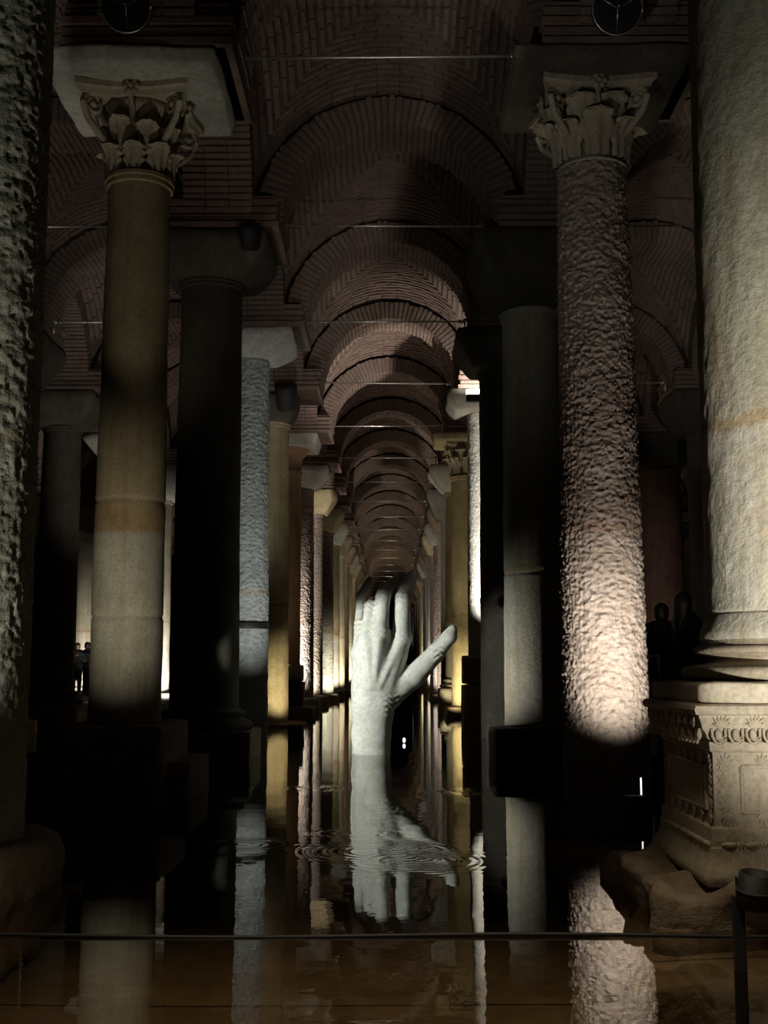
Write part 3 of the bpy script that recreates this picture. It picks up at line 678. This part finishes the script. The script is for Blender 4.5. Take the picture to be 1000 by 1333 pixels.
# ------------------------------------------------------------------ surface nets for figures
def surface_nets(F, org, h):
    nx, ny, nz = F.shape; ins = F < 0
    cnt = np.zeros((nx - 1, ny - 1, nz - 1)); acc = np.zeros((nx - 1, ny - 1, nz - 1, 3))
    cor = [(a, b, c) for a in (0, 1) for b in (0, 1) for c in (0, 1)]
    sl = lambda a, b, c, A: A[a:nx - 1 + a, b:ny - 1 + b, c:nz - 1 + c]
    for i, p in enumerate(cor):
        for q in cor[i + 1:]:
            if sum(abs(x - y) for x, y in zip(p, q)) != 1: continue
            fa, fb = sl(*p, F), sl(*q, F); m = (fa < 0) != (fb < 0); t = np.where(m, fa / np.where(m, fa - fb, 1), 0)
            cnt += m
            for k in range(3): acc[..., k] += np.where(m, p[k] + t * (q[k] - p[k]), 0)
    act = cnt > 0; idx = -np.ones(act.shape, int); idx[act] = np.arange(act.sum())
    ii = np.argwhere(act); V = (ii + acc[act] / cnt[act][:, None]) * h + np.array(org)
    Fs = []
    for ax in range(3):
        a = [slice(1, -1)] * 3; a[ax] = slice(0, -1); b = [slice(1, -1)] * 3; b[ax] = slice(1, None)
        m = ins[tuple(a)] != ins[tuple(b)]; P = np.argwhere(m); s_ = ins[tuple(a)][m]
        P = P + np.array([0 if k == ax else 1 for k in range(3)])
        u, v = (ax + 1) % 3, (ax + 2) % 3
        def cell(du, dv):
            Q = P.copy(); Q[:, u] -= du; Q[:, v] -= dv; return idx[Q[:, 0], Q[:, 1], Q[:, 2]]
        q = np.stack([cell(1, 1), cell(0, 1), cell(0, 0), cell(1, 0)], -1); q[~s_] = q[~s_][:, ::-1]; Fs.append(q)
    Fq = np.concatenate(Fs); Fq = Fq[(Fq >= 0).all(1)]
    return V, Fq
class SDF:
    def __init__(s, lo, hi, h):
        s.lo, s.h = np.array(lo, float), h; n = np.ceil((np.array(hi) - s.lo) / h).astype(int) + 1
        g = np.meshgrid(*[s.lo[k] + h * np.arange(n[k]) for k in range(3)], indexing='ij'); s.P = np.stack(g, -1).astype(np.float32); s.F = np.full(s.P.shape[:3], 9.0, np.float32)
    def cone(s, a, b, ra, rb, k=.05, sc=(1, 1, 1)):
        a, b = np.array(a, np.float32), np.array(b, np.float32); sc = np.array(sc, np.float32)
        A, B = a / sc, b / sc; d = B - A; Q = s.P / sc - A; t = np.clip((Q @ d) / max(float(d @ d), 1e-9), 0, 1)
        D = np.linalg.norm(Q - t[..., None] * d, axis=-1) - (ra + (rb - ra) * t); s.blend(D, k)
    def blend(s, D, k):
        if k <= 0: s.F = np.minimum(s.F, D); return
        h = np.clip(.5 + .5 * (s.F - D) / k, 0, 1); s.F = s.F * (1 - h) + D * h - k * h * (1 - h)
    def chain(s, pts, rad, k=.05, sc=(1, 1, 1)):
        for i in range(len(pts) - 1): s.cone(pts[i], pts[i + 1], rad[i], rad[i + 1], k, sc)
    def mesh(s, name, mat):
        V, F = surface_nets(s.F, s.lo, s.h); return MB().add(V, F.tolist()).mesh(name, mat)

# ---- the giant hand
def hand_mesh():
    g = SDF((-.75, -.75, -.42), (1.65, 1.05, 3.0), .0185)
    W = (.02, .02, .62)
    g.chain([(.0, .06, -.5), (.01, .05, .3), (.03, .02, .60)], [.30, .285, .30], .08, (1, .82, 1))
    g.cone((-.05, .03, .60), (-.07, .03, .95), .20, .20, .10); g.cone((.12, .05, .6), (.20, .08, 1.0), .20, .2, .10)
    MC = {'index': (.46, .12, 1.74), 'middle': (.13, -.02, 1.80), 'ring': (-.06, .0, 1.66), 'pinky': (-.185, .09, 1.50)}
    for nme, p in MC.items():
        w_ = (-.02 + .30 * p[0], .03, .72); rr_ = {'index': .165, 'middle': .16, 'ring': .15, 'pinky': .115}[nme]
        g.cone(w_, p, .19, rr_, .10)
    g.cone((.0, .14, .95), (.05, .18, 1.5), .22, .24, .12)                            # palm flesh
    g.cone((.22, .16, 1.0), (.42, .22, 1.45), .15, .12, .12)                           # web of the thumb
    g.chain([(.22, .12, .82), (.66, .16, 1.16), (.98, .10, 1.50), (1.20, .04, 1.76), (1.245, .03, 1.86)], [.21, .175, .135, .105, .075], .06)
    fl = [(('index', [(.46, .12, 1.74), (.492, .14, 2.33), (.60, .30, 2.62), (.655, .36, 2.735)], [.155, .122, .105, .075])),
          (('middle', [(.13, -.02, 1.80), (.185, .08, 2.36), (.34, .46, 2.58), (.47, .62, 2.72)], [.14, .108, .105, .075])),
          (('ring', [(-.06, .0, 1.66), (.0, .12, 2.20), (.03, .50, 2.30), (.05, .72, 2.18)], [.125, .10, .09, .07])),
          (('pinky', [(-.185, .09, 1.50), (-.175, .20, 1.92), (-.165, .42, 2.40), (-.03, .52, 2.66)], [.10, .082, .072, .055]))]
    ps = []
    for nme, pts, rad in fl:
        f = SDF.__new__(SDF); f.lo, f.h, f.P = g.lo, g.h, g.P; f.F = np.full_like(g.F, 9.0)
        f.chain(pts, rad, .02); d = np.array(pts[1]); f.cone(d + (0, -.012, -.05), d + (0, -.01, .03), rad[1] * .98, rad[1] * .98, .03)
        kn = np.array(pts[0]); f.cone(kn + (0, -.035, .0), kn + (0, -.03, .06), rad[0] * .88, rad[0] * .84, .05)
        g.blend(f.F, .045); ps.append((pts[1], .075, 44))
        if nme in ('index', 'middle'): ps.append((pts[0], .085, 38))
    for p in MC.values():                                                              # tendons on the back of the hand
        g.cone((.02 + p[0] * .25, -.175, 1.0), (p[0] * .95, p[1] - .135, p[2] - .10), .004, .018, .09)
    P = g.P
    ps.append(((.98, .02, 1.50), .09, 40)); ps.append(((.30, .02, .74), .13, 40))
    for c, w_, fr in ps:                                                               # wrinkles over the joints
        q_ = (P - np.array(c, np.float32)) / np.array([1.25, 1.6, .8], np.float32); wt = np.exp(-(q_ ** 2).sum(-1) / (2 * w_ * w_))
        g.F += .017 * wt * np.sin(P[..., 2] * fr * 1.9 + 2.2 * np.sin(P[..., 0] * 16 + c[0] * 7) + 1.3 * np.sin(P[..., 0] * 41))
    return g.mesh('hand_sculpture', M['hand'])
hand = obj('hand_sculpture', hand_mesh(), None, (-.27, 17.75, 0))
tag(hand, 'giant pale plaster hand rising from the water, fingers bent upward, thumb spread', 'sculpture')

# ------------------------------------------------------------------ people
def person(loc, rz, hgt, label, hairlong=False, top='coat', bot='jeans', arms='down', group=None, h=.022):
    t = thing('person', label, 'person', loc, rz, group); k = hgt / 1.72
    def G(): return SDF((-.50, -.42, -.02), (.50, .46, 1.80), h)
    Z = lambda x, y, z: (x, y, z)
    el = {'down': [((.20, 0, 1.40), (.25, .02, 1.12), (.235, -.06, .88)), ((-.20, 0, 1.40), (-.25, .02, 1.12), (-.235, -.06, .88))],
          'phone': [((.20, 0, 1.40), (.24, -.06, 1.13), (.08, -.26, 1.28)), ((-.20, 0, 1.40), (-.24, -.06, 1.13), (-.06, -.27, 1.27))]}[arms]
    b = G()
    b.cone((0, 0, .98), (0, .0, 1.38), .135, .15, .06, (1.2, .8, 1)); b.cone((-.15, 0, 1.42), (.15, 0, 1.42), .06, .06, .05)
    b.cone((0, .01, 1.42), (0, -.01, 1.56), .058, .052, .03)
    b.cone((0, .005, 1.62), (0, -.012, 1.575), .092, .065, .03, (.88, 1.02, 1.12)); b.cone((0, -.092, 1.605), (0, -.112, 1.585), .012, .017, .015)
    b.cone((-.028, -.088, 1.55), (.028, -.088, 1.55), .009, .009, .012)
    for sx in (-1, 1):
        b.cone((sx * .082, .01, 1.60), (sx * .086, .015, 1.63), .016, .018, .01); b.cone((sx * .033, -.088, 1.625), (sx * .033, -.09, 1.625), .011, .011, .006)
        b.chain([(sx * .09, 0, .93), (sx * .10, -.01, .50), (sx * .10, .02, .09)], [.085, .058, .042], .03); b.cone((sx * .10, .02, .035), (sx * .11, -.16, .028), .04, .034, .03)
    for (sh, e, wr) in el:
        b.chain([sh, e, wr], [.052, .042, .03], .03)
        d = np.array(wr) - np.array(e); d = d / np.linalg.norm(d); hd = np.array(wr) + d * .06
        b.cone(wr, hd, .028, .034, .02, (.75, 1, 1))
        for q, l in zip((-.024, -.008, .008, .024), (.065, .078, .075, .058)):
            o_ = np.array([0, q, 0]); b.cone(hd + o_, hd + o_ + d * l + np.array([0, -.015, 0]), .0105, .009, .004)
        b.cone(np.array(wr) + d * .02 + np.array([0, -.025, 0]), hd + np.array([0, -.06, .0]), .012, .010, .01)
    obj('body', b.mesh('body', M['skin']), t)
    c = G(); c.cone((0, 0, .86), (0, .0, 1.38), .158, .165, .06, (1.2, .86, 1)); c.cone((-.16, 0, 1.425), (.16, 0, 1.425), .072, .072, .05)
    for sh, e, wr in el: c.chain([sh, e, wr], [.072, .06, .045], .03)
    obj('jacket', c.mesh('jacket', M[top]), t)
    c = G()
    for sx in (-1, 1): c.chain([(sx * .085, 0, .95), (sx * .10, -.01, .50), (sx * .10, .02, .10)], [.115, .08, .066], .04)
    obj('trousers', c.mesh('trousers', M[bot]), t)
    c = G(); c.cone((0, .03, 1.66), (0, .035, 1.60), .105, .10, .03, (.95, 1.05, 1.0))
    if hairlong:
        c.cone((0, .05, 1.62), (0, .085, 1.36), .12, .10, .05, (1.1, .8, 1))
    # cut the hair away from the face
    P = c.P; face = np.linalg.norm((P - np.array([0, -.085, 1.575], np.float32)) / np.array([.09, .075, .085], np.float32), axis=-1) - 1
    c.F = np.maximum(c.F, -face * .08); obj('hair', c.mesh('hair', M['hair']), t)
    obj('shirt_collar', MB().lathe([(.072, 1.47), (.082, 1.48), (.078, 1.515), (.066, 1.52), (.062, 1.49)], 20), t, mats=M['collar'])
    t.scale = (k, k, k); return t
# raised walkways the visitors stand on
def deck(nm, x0, x1, y0, y1, z):
    o = obj(nm, MB().box(((x0 + x1) / 2, (y0 + y1) / 2, z - .06), ((x1 - x0) / 2, (y1 - y0) / 2, .06)), mats=M['deck'], smooth=False, kind='structure'); return o
WZ = .42
deck('floor_walkway', 3.0, 6.3, 13.2, 27.0, WZ); deck('floor_walkway', -11.6, -8.9, 30.0, 44.0, WZ)
def railing(x, y0, y1, z, label):
    t = thing('railing', label, 'railing', (x, y0, z)); n = int((y1 - y0) / 1.4)
    for k in range(n + 1): obj('post', MB().tube([(0, k * 1.4, 0), (0, k * 1.4, 1.0)], .018, 8), t, mats=M['black'])
    obj('handrail', MB().tube([(0, 0, 1.0), (0, n * 1.4, 1.0)], .022, 8), t, mats=M['black'])
    obj('mid_rail', MB().tube([(0, 0, .5), (0, n * 1.4, .5)], .010, 8), t, mats=M['black'])
railing(3.06, 13.25, 20.5, WZ, 'thin black walkway railing in the gap right of the hammered column')
railing(-9.1, 31, 38, WZ, 'thin black walkway railing far in the left aisle')
person((3.54, 15.1, WZ), 2.9, 1.66, 'person in dark jacket with pale collar, seen from behind beside the hammered column', top='coat')
person((3.64, 14.25, WZ), 1.9, 1.74, 'person with bushy dark hair standing right of the other visitor', True, top='coat')
person((-10.07, 37.6, WZ), .15, 1.62, 'small silhouetted visitor holding up a bright phone, left aisle', arms='phone', h=.03)
person((-9.96, 38.5, WZ), 2.6, 1.66, 'small silhouetted visitor next to the cream-lit aisle column', h=.03)
ph = obj('phone', MB().box((0, 0, 0), (.038, .005, .075)), None, (-10.08, 37.22, 1.63), .15, M['led'], False); tag(ph, 'tiny glowing phone held by the far left visitor', 'phone')

# ------------------------------------------------------------------ tie rods
def rod_meshes():
    L_ = 1.56
    bar = MB().tube([(-L_, 0, 0), (L_, 0, 0)], .016, 8).mesh('bar', M['iron'])
    tb = MB().lathe([(.020, -.06), (.034, -.055), (.034, -.02), (.028, -.015), (.028, .015), (.034, .02), (.034, .055), (.020, .06)], 12).mesh('turnbuckle', M['iron'])
    br = MB().box((0, 0, -.10), (.012, .035, .12)).box((.0, 0, .02), (.03, .04, .03)).mesh('end_bracket', M['iron']); return bar, tb, br
RB, RT, RK = rod_meshes()
def tie_rod(i, j, label, group=None, tilt=0):
    t = thing('tie_rod', label, 'tie rod', (i * S + (-.1 if i == 0 else 0), row(j), 7.89), 0, group); t.rotation_euler = (0, tilt, 0)
    obj('bar', RB, t)
    for s_ in (-1, 1):
        o = obj('turnbuckle', RT, t, (s_ * 1.50, 0, 0)); o.rotation_euler = (0, PI / 2, 0)
        obj('end_bracket', RK, t, (s_ * 1.56, 0, 0))
for j in range(0, 20):
    far = j > 10
    tie_rod(0, j, 'thin distant steel tie rod deep in the nave vault' if far else ('nearest steel tie rod across the top of the nave' if j == 0 else '%s steel tie rod across the nave counted from the top' % ORD[j]), 'distant tie rods of the nave' if far else None, (-.004 if j == 0 else random.uniform(-.004, .012)))
for i, j, lb in ((-1, 1, 'tie rod left of the olive column, upper of two'), (-1, 2, 'bright tie rod left of the olive column below the upper one'), (-1, 5, 'short tie rod glimpse low beside the olive column, left aisle'),
                 (1, 0, 'tie rod end between worn leaf capital and cream column'), (1, 1, 'dim tie rod right of the hammered column, upper'), (1, 3, 'dim tie rod right of the hammered column, lower')):
    tie_rod(i, j, lb)

# ------------------------------------------------------------------ lamps and small things
def flood(loc, rz, label):
    """round floodlight hung on the brick pier: drum, rim, spokes, bracket rod"""
    t = thing('floodlight', label, 'lamp', loc, rz)
    d = MB().lathe([(.20, .0), (.245, .01), (.245, .10), (.19, .17), (.08, .19)], 32); o = obj('housing', d, t, mats=M['black']); o.rotation_euler = (-PI / 2 + .35, 0, 0)
    rim = MB(); rim.tube([(.245 * math.cos(a), .245 * math.sin(a), 0) for a in np.linspace(0, 2 * PI, 33)], .011, 8); o2 = obj('rim', rim, o, mats=M['iron'])
    for k in range(3):
        a = PI / 2 + k * 2 * PI / 3; obj('spoke', MB().tube([(0, 0, -.015), (.24 * math.cos(a), .24 * math.sin(a), -.005)], .008, 6), o, mats=M['iron'])
    obj('bracket_rod', MB().tube([(0, -.05, .0), (-.02, .05, .30), (-.03, .16, .62)], .016, 8), t, mats=M['iron'])
flood((-2.58, 10.72, 7.78), 0, 'round black floodlight with steel rim above the fine leaf capital')
flood((2.28, 10.72, 7.74), 0, 'round black floodlight above the worn leaf capital on the right')
def hung(loc, label, s=1.0):
    t = thing('spotlight', label, 'lamp', loc); 
    o = obj('housing', MB().lathe([(.02, -.22 * s), (.13 * s, -.20 * s), (.16 * s, .10 * s), (.15 * s, .16 * s), (.05 * s, .18 * s)], 24), t, mats=M['black']); o.rotation_euler = (.5, 0, 0)
    obj('bracket', MB().tube([(0, 0, 0), (.06, .05, .22), (.16, .50, .34)], .014, 8), t, mats=M['iron'])
hung((-1.95, 15.75, 7.35), 'black spotlight hanging by the near-black column capital')
hung((-2.3, 25.30, 7.30), 'black spotlight on brick pier above the reddish capital', 1.6)
t = thing('led_floodlight', 'bright white light bar on dark housing at top of the glaring white column', 'lamp', (1.98, 25.36, 7.25))
obj('housing', MB().box((0, .06, 0), (.26, .08, .075)), t, mats=M['black'], smooth=False); obj('lens', MB().box((0, .04, .135), (.26, .07, .055)), t, mats=M['led'], smooth=False)
obj('bracket', MB().box((0, .23, .1), (.03, .12, .02)), t, mats=M['black'], smooth=False)
spot((1.98, 25.2, 7.42), (1.8, 25.9, 8.1), 110, 120, .5, WHT, .05, 'led_light')
# post lamp in the right foreground
t = thing('post_spotlight', 'black cylindrical spotlight on square post in water by the carved pedestal', 'lamp', (1.55, 5.25, -.36), -.1)
obj('post', MB().box((0, 0, .335), (.024, .024, .335)), t, mats=M['black'], smooth=False)
hd = obj('lamp_head', MB().lathe([(.03, -.085), (.080, -.082), (.086, -.02), (.086, .005), (.080, .008), (.078, .085), (.070, .085), (.066, .03), (.03, .025)], 32), t, (.068, -.03, .70), mats=M['black']); hd.scale = (.9, .9, .9)
hd.rotation_euler = (.12, .06, 0)
obj('clamp_ring', MB().tube([(.087 * math.cos(a), .087 * math.sin(a), 0) for a in np.linspace(0, 2 * PI, 33)], .005, 8), hd, (0, 0, 0), mats=M['rustiron'])
obj('bracket', MB().box((.012, 0, .70), (.016, .03, .05)), t, mats=M['black'], smooth=False)
# slim lamp at the foot of the hammered column
t = thing('waterline_lamp', 'small black lamp with thin glowing glint strip at foot of the hammered column', 'lamp', (2.20, 10.35, -.36))
obj('stand', MB().tube([(0, 0, 0), (0, 0, .52)], .014, 8).box((-.05, 0, .53), (.08, .05, .02)), t, mats=M['black'], smooth=False)
obj('emissive_glint', MB().box((.012, -.01, .63), (.005, .006, .072)), t, mats=M['led'], smooth=False)  # glowing strip stands in for a glint on the housing edge
t = thing('floating_lamp', 'tiny bluish-white lamp at the waterline right of the hand', 'lamp', (.26, 20.3, .0))
obj('glow_bulb', MB().ball((0, 0, .05), (.024, .024, .04), 10, 6), t, mats=M['led_blue']); obj('lamp_base', MB().lathe([(.06, -.36), (.06, -.01), (.03, .01)], 12), t, mats=M['black'])
# cable lying across the water
cp = [(x, 5.86 + .02 * math.sin(x * 1.7), .006 + .004 * math.sin(x * 2.3)) for x in np.linspace(-2.6, 2.6, 40)]
tag(obj('cable', MB().tube(cp, .010, 6), mats=M['cable']), 'thin black cable stretched across the water in the foreground', 'cable')
